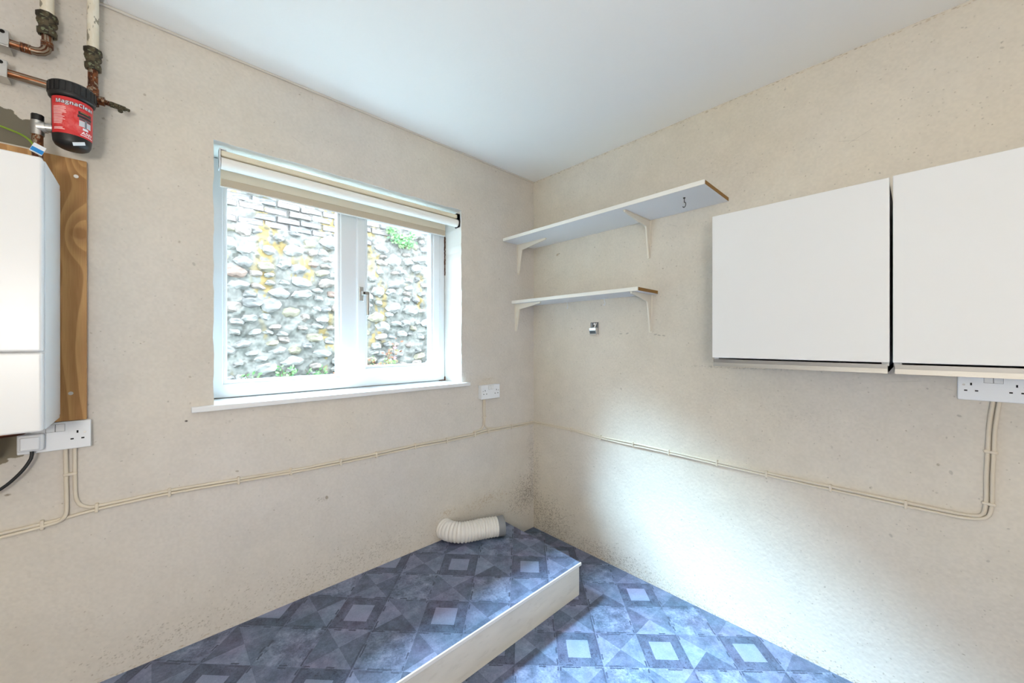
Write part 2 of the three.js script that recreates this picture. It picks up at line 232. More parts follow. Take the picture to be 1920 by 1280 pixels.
// ---------------------------------------------------------------- outside: alley, old rubble wall with a brick patch, plants
struct('ground', 'earth path between the house and the old stone wall', 'ground', box(-9, 5, 0.4, 0.78, -2.85, -0.33), std([0.1, 0.09, 0.07], 0.95));
const ZW = -2.8;
{
  const wall = struct('wall_outside', 'old rubble stone wall with lichen outside the window', 'wall');
  const face = (x, y) => (fbm(x * 3.1, y * 3.1, 4, 201) - 0.5) * 0.06 + (fbm(x * 15, y * 21, 3, 205) - 0.5) * 0.07;
  const x0 = -3.4, x1 = 2.4, y0 = 0.7, y1 = 3.45;
  const g = new THREE.PlaneGeometry(x1 - x0, y1 - y0, 290, 120), p = g.attributes.position;
  for (let i = 0; i < p.count; i++) { const x = p.getX(i) + (x0 + x1) / 2, y = p.getY(i) + (y0 + y1) / 2; p.setXYZ(i, x, y, ZW + face(x, y)); }
  g.computeVertexNormals();
  const mortar = dataTex(1024, 512, (d, w, h) => { for (let j = 0; j < h; j++) for (let i = 0; i < w; i++) {
    const x = i / w * 5.8, y = j / h * 2.4, k = 4 * (j * w + i), a = fbm(x * 5, y * 6, 4, 220), b = vnoise(x * 60, y * 60, 231), och = sstep(0.6, 0.72, fbm(x * 3.4 + 4, y * 1.7, 3, 240)) * sstep(0.4, 0.6, fbm(x * 22, y * 16, 2, 244)), dk = sstep(0.62, 0.75, fbm(x * 16, y * 26, 3, 250));
    let c = [150, 148, 143].map((v) => v * (0.78 + a * 0.42 + (b - 0.5) * 0.22)); c = c.map((v, n) => lerp(v, [186, 152, 86][n], och * 0.75)); c = c.map((v, n) => lerp(v, [84, 82, 76][n], dk * 0.6));
    for (let n = 0; n < 3; n++) d[k + n] = clamp(c[n], 0, 255); d[k + 3] = 255; } });
  const mm = std([0.6, 0.6, 0.6], 0.95); mm.map = mortar;
  part('mortar', g, mm, wall);
  part('core', flat([box(-9, 5, 0.7, 3.45, ZW - 0.5, ZW - 0.08), box(-9, x0 + 0.02, 0.7, 3.45, ZW - 0.1, ZW), box(x1 - 0.02, 5, 0.7, 3.45, ZW - 0.1, ZW)]), std([0.24, 0.235, 0.225], 0.95), wall);
  // stones: a few irregular shapes and tones, shared
  const shapes = []; for (let k = 0; k < 10; k++) { const s = new THREE.IcosahedronGeometry(1, 1), q = s.attributes.position; for (let i = 0; i < q.count; i++) { const v = V(q.getX(i), q.getY(i), q.getZ(i)); const f = 0.5 + 0.95 * fbm(v.x * 1.9 + k * 9 + 4, v.y * 2.1 + v.z * 1.9 + 7, 2, 300 + k); v.multiplyScalar(f); v.y = Math.sign(v.y) * Math.pow(Math.abs(v.y), 0.8); q.setXYZ(i, v.x, v.y, v.z); } const ns = s; ns.computeVertexNormals(); shapes.push(ns); }
  const stoneTex = dataTex(256, 256, (d, w, h) => { for (let j = 0; j < h; j++) for (let i = 0; i < w; i++) { const k = 4 * (j * w + i), a = 205 + (fbm(i / 30, j / 30, 4, 320) - 0.5) * 110; d[k] = d[k + 1] = d[k + 2] = clamp(a, 0, 255); d[k + 3] = 255; } });
  const tones = [[0.66, 0.64, 0.61], [0.58, 0.56, 0.54], [0.64, 0.55, 0.5], [0.5, 0.49, 0.48], [0.7, 0.69, 0.67], [0.62, 0.56, 0.42], [0.62, 0.44, 0.37], [0.4, 0.39, 0.38]].map((c) => std(c.map((v) => v * 0.62), 0.9, 0, { map: stoneTex }));
  const inBricks = (x, y) => y > 2.46 && y < 2.80 && x > -1.75 && x < 0.5;
  const placed = []; let n = 0;
  for (let t = 0; t < 9000 && n < 290; t++) {
    const x = rr(-2.0, 1.3), y = rr(0.86, 3.05), w = rr(0.045, 0.105), h = w * rr(0.45, 0.8);
    if (inBricks(x, y)) continue;
    if (placed.some(([a, b, c, e]) => Math.abs(a - x) < (c + w) * 0.86 && Math.abs(b - y) < (e + h) * 0.95)) continue;
    placed.push([x, y, w, h]); n++;
    const m = part('stone', shapes[Math.floor(rnd() * shapes.length)], tones[Math.min(tones.length - 1, Math.floor(rnd() * rnd() * 9))], wall);
    m.position.set(x, y, ZW + face(x, y) + rr(-0.012, 0.014)); m.scale.set(w * 1.05, h * 1.05, 0.05); m.rotation.z = rr(-0.25, 0.25);
  }
  const brick = [0, 1, 2].map(() => { const b = new RoundedBoxGeometry(0.213, 0.064, 0.05, 2, 0.008), q = b.attributes.position; for (let i = 0; i < q.count; i++) q.setXYZ(i, q.getX(i) + rr(-0.002, 0.002), q.getY(i) + rr(-0.002, 0.002), q.getZ(i) + rr(-0.003, 0.003)); b.computeVertexNormals(); return b; });
  const bTones = [[0.31, 0.29, 0.29], [0.34, 0.3, 0.29], [0.28, 0.275, 0.28]].map((c) => std(c, 0.9, 0, { map: stoneTex }));
  for (let r = 0; r < 4; r++) for (let c = 0; c < 10; c++) {
    const x = -1.66 + c * 0.226 + (r % 2) * 0.113; if (x > 0.1 + r * 0.1 || rnd() < 0.08) continue;
    const m = part('brick', brick[Math.floor(rnd() * 3)], bTones[Math.floor(rnd() * 3)], wall); m.position.set(x + rr(-0.004, 0.004), 2.51 + r * 0.077 + rr(-0.004, 0.004), ZW - 0.011 + face(x, 2.51 + r * 0.077) * 0.6 + rr(-0.004, 0.006)); m.rotation.z = rr(-0.012, 0.012);
  }
}
// plants: leaves as small bent blades round a stem
function plant(name, label, category, at, spreadX, spreadY, depth, nLeaf, leafCols, size, flowers) {
  const t = thing(name, label, category, at);
  const stems = []; const tips = [];
  for (let i = 0; i < 9; i++) { const e = [rr(-spreadX, spreadX), rr(0.2, 1) * spreadY, rr(0.1, 1) * depth]; stems.push(tube([[rr(-0.3, 0.3) * spreadX, 0, 0], [e[0] * 0.4, e[1] * 0.55, e[2] * 0.6], e], 0.003, 8, 5)); tips.push(e); }
  part('stem', flat(stems), std([0.12, 0.1, 0.05], 0.8), t);
  const leafGeo = (s) => { const sh = new THREE.Shape(); sh.moveTo(0, 0); sh.quadraticCurveTo(s * 0.5, s * 0.4, 0, s); sh.quadraticCurveTo(-s * 0.5, s * 0.4, 0, 0); const g = new THREE.ExtrudeGeometry(sh, { depth: s * 0.03, bevelEnabled: false, curveSegments: 3 }); const p = g.attributes.position; for (let i = 0; i < p.count; i++) p.setZ(i, p.getZ(i) + Math.pow(p.getY(i) / s, 2) * s * 0.35 + Math.abs(p.getX(i)) * 0.5); g.computeVertexNormals(); return g; };
  leafCols.forEach((c, ci) => { const gs = []; for (let i = 0; i < nLeaf / leafCols.length; i++) { const e = tips[Math.floor(rnd() * tips.length)], f = rr(0.25, 1.05); const g = leafGeo(size * rr(0.6, 1.2)); g.rotateX(rr(-0.8, 0.6)); g.rotateZ(rr(-2.2, 2.2)); g.translate(e[0] * f + rr(-0.3, 0.3) * spreadX, e[1] * f + rr(-0.15, 0.15) * spreadY, Math.max(0.01, e[2] * f + rr(-0.3, 0.3) * depth)); gs.push(g); } const m = part('foliage', flat(gs), std(c, 0.6), t); m.userData.kind = 'stuff'; });
  if (flowers) for (let i = 0; i < flowers; i++) { const gs = []; for (let k = 0; k < 5; k++) { const g = leafGeo(0.026); g.rotateX(-0.5); g.rotateZ(k * 1.257); gs.push(g); } const e = tips[i % tips.length]; const m = part('flower', flat(gs), std([0.8, 0.22, 0.36], 0.6), t); m.position.set(e[0] * 0.9, e[1] * rr(0.7, 1), e[2] + 0.03); }
  return t;
}
const GREENS = [[0.12, 0.27, 0.09], [0.2, 0.36, 0.14], [0.07, 0.18, 0.07]];
plant('ivy', 'green ivy tuft growing high on the stone wall outside', 'plant', [0.42, 2.5, ZW + 0.05], 0.2, 0.22, 0.1, 260, GREENS, 0.05);
plant('flowering_shrub', 'reddish shrub with pink flowers at the foot of the stone wall', 'plant', [0.12, 0.8, ZW + 0.1], 0.2, 0.5, 0.12, 300, [[0.3, 0.12, 0.07], [0.2, 0.3, 0.12], [0.42, 0.3, 0.16]], 0.04, 6);
plant('weed', 'small weed at the foot of the stone wall, far left in the window', 'plant', [-1.22, 0.78, ZW + 0.06], 0.09, 0.2, 0.08, 90, GREENS, 0.04);
plant('weed', 'small leafy weed left of the middle below the stone wall', 'plant', [-0.93, 0.78, ZW + 0.06], 0.1, 0.25, 0.08, 110, GREENS, 0.04);
plant('weed', 'wider green weed near the window mullion below the stone wall', 'plant', [-0.62, 0.78, ZW + 0.06], 0.14, 0.22, 0.08, 130, GREENS, 0.04);
plant('weed', 'brownish weed just beside the window mullion below the stone wall', 'plant', [-0.36, 0.78, ZW + 0.06], 0.08, 0.28, 0.08, 90, [[0.2, 0.3, 0.12], [0.3, 0.14, 0.08]], 0.035);

// ---------------------------------------------------------------- window: white plastic frame, fixed light left, casement right
const ring = (x0, x1, y0, y1, b, z0, z1, holes, bev = 0.004) => {
  const s = new THREE.Shape([[x0 + bev, y0 + bev], [x1 - bev, y0 + bev], [x1 - bev, y1 - bev], [x0 + bev, y1 - bev]].map((p) => new THREE.Vector2(...p)));
  for (const [a, c, e, f] of holes ?? [[x0 + b, x1 - b, y0 + b, y1 - b]]) s.holes.push(new THREE.Path([[a - bev, e - bev], [c + bev, e - bev], [c + bev, f + bev], [a - bev, f + bev]].map((p) => new THREE.Vector2(...p))));
  const g = new THREE.ExtrudeGeometry(s, { depth: z1 - z0 - 2 * bev, bevelThickness: bev, bevelSize: bev, bevelSegments: 2 }); g.translate(0, 0, z0 + bev); return g;
};
{
  const w = struct('window_1', 'white plastic window with a fixed pane and an opening casement', 'window');
  const fx0 = -1.764, fx1 = -0.618, fy0 = 1.054, fy1 = 2.058;
  part('frame', ring(fx0, fx1, fy0, fy1, 0, -0.24, -0.17, [[-1.716, -1.240, 1.112, 1.998], [-1.150, -0.676, 1.116, 1.986]], 0.006), M.upvc, w);
  part('glazing_bead', ring(-1.72, -1.236, 1.108, 2.002, 0.018, -0.215, -0.178, null, 0.006), M.upvc, w);
  const cs = part('casement', ring(-1.163, -0.663, 1.104, 1.998, 0.046, -0.215, -0.152, null, 0.006), M.upvc, w);
  part('casement_bead', ring(-1.121, -0.705, 1.146, 1.956, 0.017, -0.205, -0.161, null, 0.006), M.upvc, cs);
  const glass = mat({ color: [0.97, 0.985, 0.98], transmission: 1, thickness: 0, roughness: 0, ior: 1.45 });
  part('pane', box(-1.703, -1.253, 1.125, 1.985, -0.2, -0.196), glass, w);
  part('pane', box(-1.106, -0.72, 1.161, 1.941, -0.19, -0.186), glass, cs);
  const hb = part('handle', flat([rbox(-1.157, -1.133, 1.50, 1.575, -0.152, -0.14, 0.004), rod([-1.145, 1.54, -0.141], [-1.145, 1.54, -0.115], 0.009), rbox(-1.156, -1.118, 1.53, 1.55, -0.122, -0.106, 0.004)]), M.alu, cs);
  part('lever', rbox(-1.131, -1.115, 1.425, 1.548, -0.12, -0.106, 0.005), M.alu, hb);
  part('lock_button', rod([-1.145, 1.54, -0.108], [-1.145, 1.54, -0.103], 0.005), M.black, hb);
  part('window_sill', rbox(-1.831, -0.565, 1.031, 1.0515, 0.0, 0.026, 0.003), M.white, w).userData.label = 'white painted sill board with short ears';
  part('sill_board', box(W.x0 + 0.001, W.x1 - 0.001, 1.0365, 1.0515, -0.24, 0.002), M.white, w);
  const gap = []; for (let i = 0; i < 22; i++) { const y = 1.70 + i * 0.011; gap.push(box(-0.6205 + rr(-0.002, 0.001), -0.6165 + rr(-0.001, 0.001), y, y + 0.012, -0.171, -0.166 + rr(0, 0.003))); } gap.push(box(-0.621, -0.617, 1.054, 1.075, -0.171, -0.164), box(-0.66, -0.617, 1.052, 1.0555, -0.171, -0.164));
  part('cracked_sealant', flat(gap), std('#5a3a28', 0.9), w);
}
{ // roller blind, nearly rolled up
  const b = thing('roller_blind', 'cream roller blind rolled up at the top of the window', 'blind', [-1.19, 0, 0]);
  const L = -0.556, R = 0.572;
  part('headrail', rbox(L + 0.004, R - 0.012, 2.014, 2.036, -0.04, -0.016, 0.006), M.cream, b);
  part('roller', (() => { const g = new THREE.CylinderGeometry(0.0225, 0.0225, R - L - 0.012, 32); g.rotateZ(Math.PI / 2); g.translate((L + R) / 2, 1.99, -0.034); return g; })(), std('#f4f1ea', 0.7), b);
  const cloth = mat({ color: '#e9e0cf', roughness: 0.95, transmission: 0.35, thickness: 0 }); cloth.color.set('#e9e0cf');
  part('fabric', box(-0.548, 0.5, 1.93, 1.985, -0.0575, -0.0562), cloth, b);
  part('hem_bar', rbox(-0.549, 0.501, 1.908, 1.9385, -0.0605, -0.0535, 0.003), std('#bdb09b', 0.85), b);
  part('hem_strip', rbox(-0.549, 0.501, 1.9035, 1.9085, -0.0585, -0.0555, 0.001), M.white, b);
  for (const [x, s] of [[L, 1], [R, -1]]) { const k = part('bracket', flat([box(x, x + 0.003 * s, 1.965, 2.04, -0.055, -0.01), box(x, x + 0.022 * s, 2.037, 2.04, -0.05, -0.012), rod([x, 1.99, -0.034], [x + 0.012 * s, 1.99, -0.034], 0.012)].map((g) => g)), M.plastic, b); part('screw', rod([x + 0.01 * s, 2.0365, -0.03], [x + 0.01 * s, 2.034, -0.03], 0.004), M.dark, k); }
}

// ---------------------------------------------------------------- raised step along the window wall
{
  const t = thing('raised_step', 'low raised step under the window covered in patterned vinyl', 'step');
  const x0 = RX0 + 0.002, x1 = -0.341, zf = 0.655;
  const g = box(x0, x1 - 0.0, 0.147, 0.163, 0.001, zf), p = g.attributes.position; // slopes up slightly towards the wall
  for (let i = 0; i < p.count; i++) p.setY(i, p.getY(i) + 0.014 * (1 - p.getZ(i) / zf)); g.computeVertexNormals();
  part('top_board', layVinyl(g, M.vinylStep), M.vinylStep, t);
  part('edge_strip', flat([rbox(x0, x1 + 0.003, 0.149, 0.164, zf - 0.004, zf + 0.003, 0.002)]), std('#e9e6e0', 0.6), t);
  const scuff = dataTex(1024, 128, (d, w, h) => { for (let j = 0; j < h; j++) for (let i = 0; i < w; i++) { const k = 4 * (j * w + i), a = fbm(i / 60, j / 30, 4, 400), s = sstep(0.66, 0.74, fbm(i / 14, j / 9, 3, 410)); const v = 0.94 + 0.1 * (a - 0.5) - 0.0; for (let c = 0; c < 3; c++) d[k + c] = clamp(lerp([232, 226, 214][c] * v, [120, 108, 90][c], s * 0.05), 0, 255); d[k + 3] = 255; } });
  const pm = std([1, 1, 1], 0.65); pm.map = scaleTex(scuff, 2.6, 0.16, 2.95, 0);
  part('front_panel', metric(rbox(x0, x1 - 0.008, 0.0, 0.1475, zf - 0.02, zf - 0.003, 0.002)), pm, t);
  part('end_panel', metric(rbox(x1 - 0.025, x1 - 0.0085, 0.0, 0.1475, 0.002, zf - 0.021, 0.002)), pm, t);
}

// ---------------------------------------------------------------- shelves on pressed-steel brackets
function bracketGeo(down, out) {                                 // against a wall at x = 0 of its own frame, arm along +x under the shelf at y = 0
  const s = new THREE.Shape([[0.002, -0.002], [out, -0.002], [out, -0.008], [0.04, -0.036], [0.036, -0.045], [0.009, -down], [0.002, -down]].map((p) => new THREE.Vector2(...p)));
  const web = new THREE.ExtrudeGeometry(s, { depth: 0.006, bevelEnabled: true, bevelThickness: 0.002, bevelSize: 0.0015, bevelSegments: 2 }); web.translate(0, 0, -0.003);
  const fl = (a, b) => { const q = new THREE.Shape([[0, -a], [0, a], [b, a * 0.55], [b, -a * 0.55]].map((p) => new THREE.Vector2(...p))); return new THREE.ExtrudeGeometry(q, { depth: 0.002, bevelEnabled: false }); };
  const arm = fl(0.013, out + 0.006); arm.rotateX(Math.PI / 2);                       // lies under the shelf
  const leg = fl(0.013, down + 0.006); leg.rotateZ(-Math.PI / 2); leg.rotateY(Math.PI / 2);  // flat on the wall
  return flat([web, arm, leg]);
}
function shelf(label, y, depth, len, brk, hooks, th = 0.018) {
  const t = thing('wall_shelf', label, 'shelf', [0, y, 0]);
  part('board', rbox(-depth, -0.002, 0, th, 0.002, len, 0.0015), std('#ebecee', 0.5), t);
  part('end_edge', box(-depth + 0.001, -0.003, 0.0008, th - 0.0008, len - 0.001, len + 0.0006), M.rawEdge, t).userData.label = 'raw brown chipboard end';
  part('front_lip', rbox(-depth - 0.004, -depth + 0.0005, -0.0005, th + 0.0008, 0.002, len - 0.001, 0.0012), std('#efece4', 0.5), t);
  const bm = std('#e6dfd0', 0.45);
  for (const [wallSide, at, down, out] of brk) {
    const m = part('bracket', bracketGeo(down, out), bm, t);
    if (wallSide === 'east') { m.rotation.y = Math.PI; m.position.set(0, -0.0005, at); } else { m.rotation.y = -Math.PI / 2; m.position.set(at, -0.0005, 0); }
    for (const d of [0.06, down - 0.012]) { const k = part('screw', rod([0.002, -d, 0], [0.0045, -d, 0], 0.0035), M.steel, m); }
  }
  for (const [x, z, dk] of hooks) {
    const pts = []; for (let i = 0; i <= 14; i++) { const a = Math.PI / 2 - i / 14 * 4.3; pts.push([0, -0.032 + 0.011 * Math.sin(a), 0.011 * Math.cos(a)]); }
    const m = part('cup_hook', flat([tube([[0, 0, 0], [0, -0.012, 0], ...pts], 0.0018, 36, 6), rod([0, 0, 0], [0, -0.003, 0], 0.005)]), dk ? M.dark : M.plastic, t); m.position.set(x, -0.001, z); m.rotation.y = -0.6;
  }
}
shelf('longer upper white wall shelf with one dark hook', 1.937, 0.287, 1.238, [['east', 0.85, 0.2, 0.25], ['north', -0.15, 0.19, 0.245]], [[-0.199, 1.118, true]]);
shelf('shorter lower white wall shelf with two white hooks', 1.541, 0.209, 0.9, [['east', 0.858, 0.195, 0.2], ['north', -0.172, 0.175, 0.22]], [[-0.05, 0.336, false], [-0.075, 0.621, false]]);

// ---------------------------------------------------------------- wall cabinets
function cabinet(z0, z1, y1, label) {
  const t = thing('wall_cabinet', label, 'cabinet', [0, 0, 0], 'white wall cabinets');
  part('carcass', flat([box(-0.3, -0.001, 1.2, 1.218, z0 + 0.002, z1 - 0.002), box(-0.3, -0.001, y1 - 0.02, y1 - 0.002, z0 + 0.002, z1 - 0.002), box(-0.3, -0.001, 1.2, y1 - 0.002, z0 + 0.002, z0 + 0.018), box(-0.3, -0.001, 1.2, y1 - 0.002, z1 - 0.018, z1 - 0.002), box(-0.012, -0.001, 1.2, y1 - 0.002, z0 + 0.002, z1 - 0.002)]), M.cabinet, t);
  const d = part('door', rbox(-0.32, -0.3015, 1.2285, y1, z0, z1, 0.002), M.cabinet, t);
  const s = new THREE.Shape([[0, 0], [0.016, 0], [0.016, 0.002], [0.0045, 0.0025], [0.004, 0.006], [0.0055, 0.014], [0.0035, 0.0275], [0.0005, 0.0275], [0.0025, 0.014], [0.0005, 0.006]].map((p) => new THREE.Vector2(...p)));
  const h = new THREE.ExtrudeGeometry(s, { depth: z1 - z0 - 0.008, bevelEnabled: false }); h.translate(-0.319, 1.1955, z0 + 0.004);
  part('handle_rail', h, M.alu, d);
}
cabinet(1.277, 1.777, 1.786, 'white slab-door wall cabinet nearer the shelves, metal rail along its bottom');
cabinet(1.784, 2.284, 1.788, 'white slab-door wall cabinet cut off by the right edge, above the socket');

// ---------------------------------------------------------------- sockets
function socket(label, deep, pos, turn) {
  const t = thing('double_socket', label, 'socket', pos); t.rotation.y = turn;
  if (deep > 0.012) part('back_box', rbox(-0.071, 0.071, -0.041, 0.041, 0.0005, deep - 0.008, 0.003), M.plastic, t);
  const pl = part('plate', rbox(-0.0735, 0.0735, -0.043, 0.043, Math.max(0.0005, deep - 0.01), deep, 0.003, 3), M.plastic, t);
  for (const sx of [-1, 1]) {
    part('switch', (() => { const g = rbox(-0.0085, 0.0085, -0.011, 0.011, -0.002, 0.0025, 0.001); g.rotateX(-0.06); g.translate(sx * 0.0095, 0.026, deep); return g; })(), M.white, t);
    const cx = sx * 0.045;
    const pins = [[0, 0.009, 0.002, 0.004], [-0.0112, -0.012, 0.0034, 0.0021], [0.0112, -0.012, 0.0034, 0.0021]].map(([x, y, w, h]) => box(cx + x - w, cx + x + w, y - h, y + h, deep - 0.001, deep + 0.0003));
    part('pin_slots', flat(pins), M.hole, t);
    part('screw', rod([sx * 0.0605, 0.006, deep - 0.001], [sx * 0.0605, 0.006, deep + 0.0006], 0.0032), M.steel, t);
  }
  part('switch_gap', flat([box(-0.0195, 0.0195, 0.0143, 0.0148, deep - 0.001, deep + 0.0002), box(-0.0195, 0.0195, 0.0372, 0.0377, deep - 0.001, deep + 0.0002), box(-0.0004, 0.0004, 0.0143, 0.0377, deep - 0.001, deep + 0.0002), box(-0.0195, -0.019, 0.0143, 0.0377, deep - 0.001, deep + 0.0002), box(0.019, 0.0195, 0.0143, 0.0377, deep - 0.001, deep + 0.0002)]), M.dark, t);
  return t;
}
socket('white double socket under the boiler with a plug in it', 0.026, [-2.1505, 1.0005, 0], 0);
socket('white surface-box double socket right of the window sill', 0.036, [-0.4185, 0.984, 0], 0);
socket('white double socket just below the wall cabinet', 0.012, [0, 1.146, 1.998], -Math.PI / 2);
{
  const t = thing('plug', 'white mains plug with black flex in the boiler socket', 'plug', [-2.1955, 0.995, 0.0265]);
  part('plug_body', flat([rbox(-0.025, 0.025, -0.027, 0.023, 0, 0.026, 0.007, 3), rbox(-0.019, 0.019, -0.022, 0.017, 0.024, 0.033, 0.005, 3)]), M.plastic, t);
  part('flex', tube([[0.002, -0.026, 0.014], [0.0, -0.05, 0.016], [-0.022, -0.09, 0.02], [-0.06, -0.128, 0.02], [-0.13, -0.165, 0.02], [-0.3, -0.21, 0.02], [-0.6, -0.25, 0.02]], 0.0042, 60, 10), M.black, t);
}

// ---------------------------------------------------------------- painted surface cables with clips
const clipGeo = rbox(-0.0045, 0.0045, -0.015, 0.015, -0.001, 0.0125, 0.003);
function clip(x, y, z, turn, parent, roll = 0) { const c = part('cable_clip', clipGeo, M.cable, parent); c.position.set(x, y, z); c.rotation.set(0, turn, roll); return c; }
{
  const t = thing('surface_cable', 'painted twin cable clipped round both walls at waist height', 'cable');
  const yl = [[-2.066, 0.752], [-1.89, 0.754], [-1.688, 0.746], [-1.505, 0.738], [-1.3, 0.735], [-1.13, 0.734], [-0.917, 0.736], [-0.72, 0.731], [-0.521, 0.733], [-0.416, 0.737], [-0.216, 0.732]];
  const zr = [[0.333, 0.734], [0.55, 0.725], [0.76, 0.725], [0.96, 0.723], [1.189, 0.722], [1.387, 0.721], [1.601, 0.72], [1.806, 0.719]];
  const o = 0.0056;
  const right = (dy, dz, top) => [[-o, 0.73 + dy, 0.02], ...zr.map(([z, y]) => [-o, y + dy + rr(-0.0015, 0.0015), z]), [-o, 0.722 + dy, 1.93 + dz * 0.4], [-o, 0.735 + dy * 0.4, 1.974 + dz * 0.85], [-o, 0.775, 1.983 + dz], [-o, 0.86, 1.984 + dz], [-o, 0.95, 1.987 + dz], [-o, 1.03, 1.99 + dz], [-o, top, 1.999 + dz]];
  const left = (dy) => [...yl.slice(1).map(([x, y]) => [x, y + dy + rr(-0.0012, 0.0012), o]), [-0.03, 0.73 + dy, o]];
  part('cable', tube([[-2.113, 0.965, o], [-2.113, 0.87, o], [-2.111, 0.80, o], [-2.102, 0.772, o], [-2.085, 0.76, o], [-2.06, 0.757, o], ...left(0.0055), ...right(0.0055, 0, 1.12)], 0.0052, 420, 8, false, 0.4), M.cable, t);
  part('cable', tube([[-2.94, 0.722, o], [-2.5, 0.728, o], [-2.26, 0.733, o], [-2.14, 0.739, o], [-2.06, 0.7465, o], ...left(-0.0055), ...right(-0.0055, 0.0125, 1.12)], 0.0052, 420, 8, false, 0.4), M.cable, t);
  for (const [x, y] of yl) clip(x, y, 0, 0, t);
  for (const [z, y] of zr) clip(0, y, z, -Math.PI / 2, t);
  for (const [y, z] of [[0.943, 1.993], [0.778, 1.989]]) { const c = clip(0, y, z, -Math.PI / 2, t); c.rotation.set(0, -Math.PI / 2, 0); c.rotateZ(Math.PI / 2 - 0.08); }
}
{
  const t = thing('feed_cable', 'painted cable dropping from the boiler socket and leaving left', 'cable');
  part('cable', tube([[-2.132, 0.965, 0.0056], [-2.131, 0.86, 0.0056], [-2.13, 0.78, 0.007], [-2.131, 0.755, 0.011], [-2.138, 0.739, 0.012], [-2.16, 0.731, 0.009], [-2.26, 0.7215, 0.0056], [-2.5, 0.715, 0.0056], [-2.94, 0.708, 0.0056]], 0.0054, 120, 8), M.cable, t);
  clip(-2.179, 0.733, 0, 0, t); const c = clip(-2.1225, 0.875, 0, 0, t); c.rotateZ(Math.PI / 2 + 0.06);
}
{
  const t = thing('drop_cable', 'pair of painted cables dropping from the socket beside the corner', 'cable');
  part('cable', tube([[-0.452, 0.95, 0.0056], [-0.452, 0.86, 0.0056], [-0.4525, 0.79, 0.0056], [-0.46, 0.765, 0.0056], [-0.485, 0.753, 0.0056], [-0.53, 0.7495, 0.0056]], 0.005, 60, 8), M.cable, t);
  part('cable', tube([[-0.441, 0.95, 0.0056], [-0.441, 0.86, 0.0056], [-0.441, 0.79, 0.0056], [-0.434, 0.765, 0.0056], [-0.415, 0.754, 0.0056], [-0.38, 0.749, 0.0056]], 0.005, 60, 8), M.cable, t);
  const c = clip(-0.4465, 0.828, 0, 0, t); c.rotateZ(Math.PI / 2);
}

// ---------------------------------------------------------------- bottle opener on the right wall
{
  const t = thing('bottle_opener', 'small chrome wall bottle opener below the lower shelf', 'opener', [0, 1.371, 0.506]); t.rotation.y = -Math.PI / 2;
  part('back_plate', rbox(-0.028, 0.028, -0.036, 0.036, 0.0005, 0.005, 0.0045, 3), std([0.16, 0.16, 0.16], 0.3, 1), t);
  const s = new THREE.Shape([[0.005, -0.034], [0.017, -0.036], [0.024, -0.012], [0.024, 0.0], [0.019, 0.004], [0.005, 0.002]].map((p) => new THREE.Vector2(...p)));
  const g = new THREE.ExtrudeGeometry(s, { depth: 0.044, bevelEnabled: true, bevelThickness: 0.002, bevelSize: 0.002, bevelSegments: 2 }); g.rotateY(-Math.PI / 2); g.translate(0.022, 0, 0);
  part('hood', g, M.chrome, t);
  part('dark_facet', (() => { const q = rbox(-0.021, 0.021, -0.033, -0.014, 0.0, 0.004, 0.001, 1); q.rotateX(0.28); q.translate(0, 0, 0.0262); return q; })(), std([0.12, 0.12, 0.12], 0.3, 1), t);  // dark metal piece giving the hood's lower facet its dark reflection
  part('prong', flat([rod([-0.008, -0.002, 0.02], [-0.016, 0.03, 0.008], 0.0046, 0.0036), rod([0.008, -0.002, 0.02], [0.018, 0.031, 0.008], 0.0046, 0.0036)]), M.chrome, t);
  part('screw', (() => { const q = new THREE.SphereGeometry(0.0068, 16, 10); q.scale(1, 1, 0.5); q.translate(0.001, 0.025, 0.006); return q; })(), M.plastic, t);
}

// ---------------------------------------------------------------- ribbed vent hose lying on the step
{
  const t = thing('vent_hose', 'white ribbed flexible hose coming out of the wall onto the step', 'hose');
  const c = new THREE.CatmullRomCurve3([[-0.735, 0.237, -0.12], [-0.735, 0.237, 0.0], [-0.725, 0.2365, 0.055], [-0.69, 0.235, 0.1], [-0.635, 0.2335, 0.125], [-0.565, 0.2325, 0.148], [-0.492, 0.232, 0.182]].map((p) => V(...p)), false, 'catmullrom', 0.5);
  const N = 330, K = 28, F = c.computeFrenetFrames(N, false), pos = [], idx = [];
  for (let i = 0; i <= N; i++) { const u = i / N, P = c.getPointAt(u), r = 0.0475 + 0.0072 * Math.pow(Math.abs(Math.sin(u * Math.PI * 27)), 0.7) + 0.001 * vnoise(u * 40, 1, 5); for (let k = 0; k <= K; k++) { const a = k / K * Math.PI * 2, d = F.normals[i].clone().multiplyScalar(Math.cos(a)).add(F.binormals[i].clone().multiplyScalar(Math.sin(a))); pos.push(P.x + d.x * r, P.y + d.y * r, P.z + d.z * r); } }
  for (let i = 0; i < N; i++) for (let k = 0; k < K; k++) { const a = i * (K + 1) + k, b = a + K + 1; idx.push(a, b, a + 1, b, b + 1, a + 1); }
  const g = new THREE.BufferGeometry(); g.setAttribute('position', new THREE.Float32BufferAttribute(pos, 3)); g.setIndex(idx); g.computeVertexNormals();
  part('ribbed_hose', g, M.duct, t);
  const e = V(-0.492, 0.232, 0.182), dir = c.getTangentAt(1), q = new THREE.Quaternion().setFromUnitVectors(V(0, 1, 0), dir);
  const lg = new THREE.LatheGeometry([[0.050, -0.012], [0.0545, -0.012], [0.0545, 0.02], [0.056, 0.024], [0.056, 0.034], [0.052, 0.034], [0.050, 0.03], [0.050, -0.012]].map((p) => new THREE.Vector2(...p)), 36); lg.applyQuaternion(q); lg.translate(e.x, e.y, e.z);
  part('end_collar', lg, M.greyPvc, t).userData.label = 'grey plastic end collar';
}

